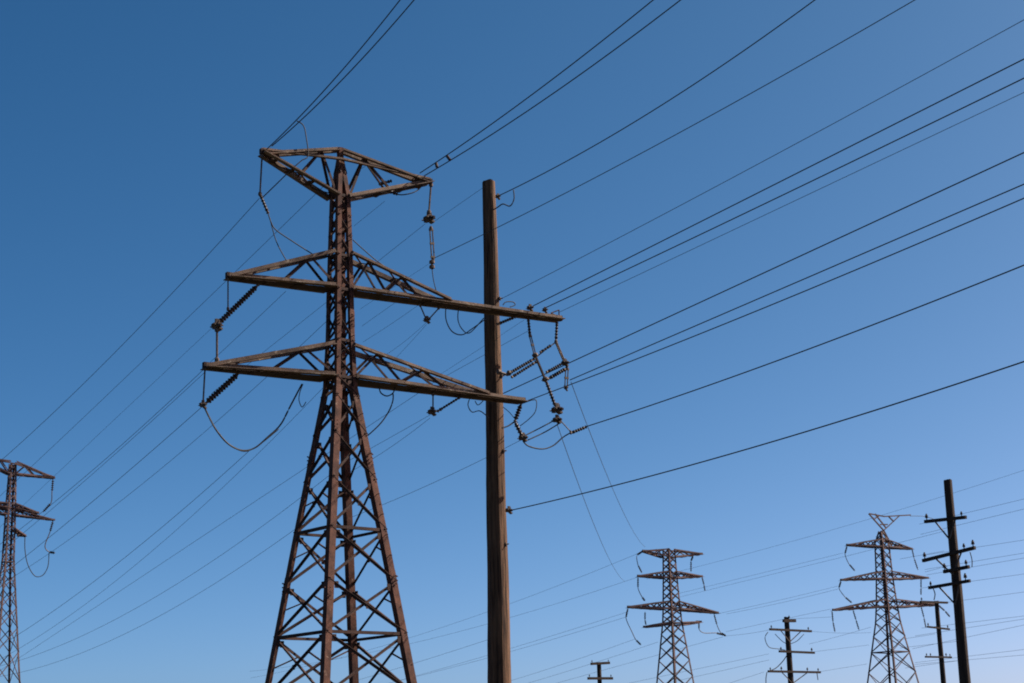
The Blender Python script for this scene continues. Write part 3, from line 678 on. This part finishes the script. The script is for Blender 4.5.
far = [
 (T2, (643, 553), [(639, 553), (512, 603), (409, 638)], 'left span from the top left tip of the distant tower, passing behind the wooden pole', (0, 40)),
 (T2, (638, 577), [(638, 577), (512, 617), (409, 644)], 'left span from the middle left tip of the distant tower, passing behind the wooden pole', (0, 40)),
 (T2, (628, 609), [(627, 612), (512, 648), (412, 677)], 'left span from the lowest left tip of the distant tower, upper of its pair', (0, 40)),
 (T2, (627, 617), [(626, 617), (530, 646), (450, 668)], 'left span from the lowest left string of the distant tower, lower of its pair', (0, 30)),
 (T2, (636, 640), [(635, 639), (590, 655), (526, 676)], 'left span from the foot of the long string chain of the distant tower', (0, 30)),
 (T2, (660, 641), [(658, 642), (600, 661), (532, 682)], 'left span from the body of the distant tower just above the pole tip', (0, 30)),
 (T2, (484, 641), [(490, 639), (450, 652), (415, 663)], 'short faint wire between the wooden pole and the big tower leg, right of its foot', (0, 20)),
 (T3, (870, 520), [(704, 565), (730, 559), (800, 539), (864, 520), (943, 497), (1024, 470)], 'long wire grazing the horned peak and the dark pole to the right edge', (10, 30)),
 (T3, (847, 553), [(843, 553), (770, 571), (697, 589)], 'upper wire of two between the top left tip of the horned tower and next tower', (0, 5)),
 (T3, (846, 557), [(843, 557), (780, 572), (709, 590)], 'lower wire of two between the top left tip of the horned tower and next tower', (0, 5)),
 (T3, (839, 587), [(838, 586), (780, 600), (716, 614)], 'upper wire of two between the middle left tip of the horned tower and next tower', (0, 0)),
 (T3, (839, 589), [(838, 589), (780, 603), (726, 614)], 'lower wire of two between the middle left tip of the horned tower and next tower', (0, 0)),
 (T3, (833, 610), [(831, 609), (785, 618), (726, 632)], 'wire from the lowest left tip of the horned tower over the small brown pole', (0, 0)),
 (T3, (833, 617), [(831, 617), (790, 619)], 'short wire between the small brown pole top and the horned tower', (0, 0)),
 (T2, (726, 636), [(724, 636), (745, 634), (769, 630)], 'wire between the lowest right string of the distant tower and the small brown pole', (0, 0)),
 (T3, (871, 633), [(871, 632.5), (840, 633), (809, 631)], 'level wire between the small brown pole and the horned tower body', (0, 0)),
 (T3, (871, 627), [(871, 627), (840, 636), (809, 644)], 'slanting wire from the horned tower body down to the small brown pole', (0, 0)),
 (T3, (869, 645), [(869, 645), (840, 648), (814, 652)], 'wire from the horned tower leg to the middle arm of the small brown pole', (0, 0)),
 (T3, (867, 664), [(867, 664), (840, 668), (819, 672)], 'wire from the horned tower leg to the lowest arm of the small brown pole', (0, 0)),
 (T2, (700, 640), [(723, 637), (700, 642), (668, 651), (640, 661)], 'faint wire crossing the lower body of the distant tower', (0, 20)),
 (T3, (769, 654), [(769, 654), (730, 661), (695, 668), (600, 690)], 'faint wire left of the small brown pole, upper of two', (0, 0)),
 (T3, (769, 660), [(769, 660), (735, 667), (700, 676)], 'faint wire left of the small brown pole, lower of two', (0, 20)),
 (T3, (766, 672), [(764, 672), (733, 682)], 'faint wire leaving the lowest arm of the small brown pole to the left', (0, 20)),
]
for T, an, pts, lab, ext in far: wire(an, pts, lab, .020, ext, T=T, group=G3, n=40)
rt = [((970, 512), (1024, 499), 'first'), ((971, 522), (1024, 509), 'second'), ((978, 547), (1024, 540), 'third'), ((976, 561), (1024, 553), 'fourth'), ((978, 566), (1024, 558), 'fifth'),
      ((973, 581), (1024, 574), 'sixth'), ((950, 602), (1024, 592), 'seventh'), ((973, 622), (1024, 616), 'eighth'), ((966, 628), (1024, 619), 'ninth'), ((963, 638), (1024, 625), 'tenth'),
      ((966, 656.5), (1024, 649.5), 'eleventh'), ((966, 660), (1024, 655), 'twelfth')]
for a, b, s_ in rt:
    wire(P2b + Z, [a, b], s_ + ' from top of the thin wires between tall dark pole and right edge', .010, (2.5, 14), group=G3, n=20)
for a, b, lab in (((843, 553 + 4), (945, 531), 'thin wire crossing the peak of the horned tower to the dark pole'), ((900, 559), (944, 551), 'thin wire between the horned tower and the second arm of the dark pole'),
                  ((925, 572), (948, 566), 'short wire between the horned tower and the third arm of the dark pole'), ((897, 640), (935, 634), 'thin wire between the horned tower leg and the thin dark pole'),
                  ((900, 648), (960, 641), 'thin wire passing the thin dark pole below its upper arm'), ((905, 668), (963, 660), 'thin wire passing the thin dark pole below its lower arm')):
    wire(P2b + Vector((0, 30, 0)), [a, b], lab, .013, (0, 0), group=G3, n=20)
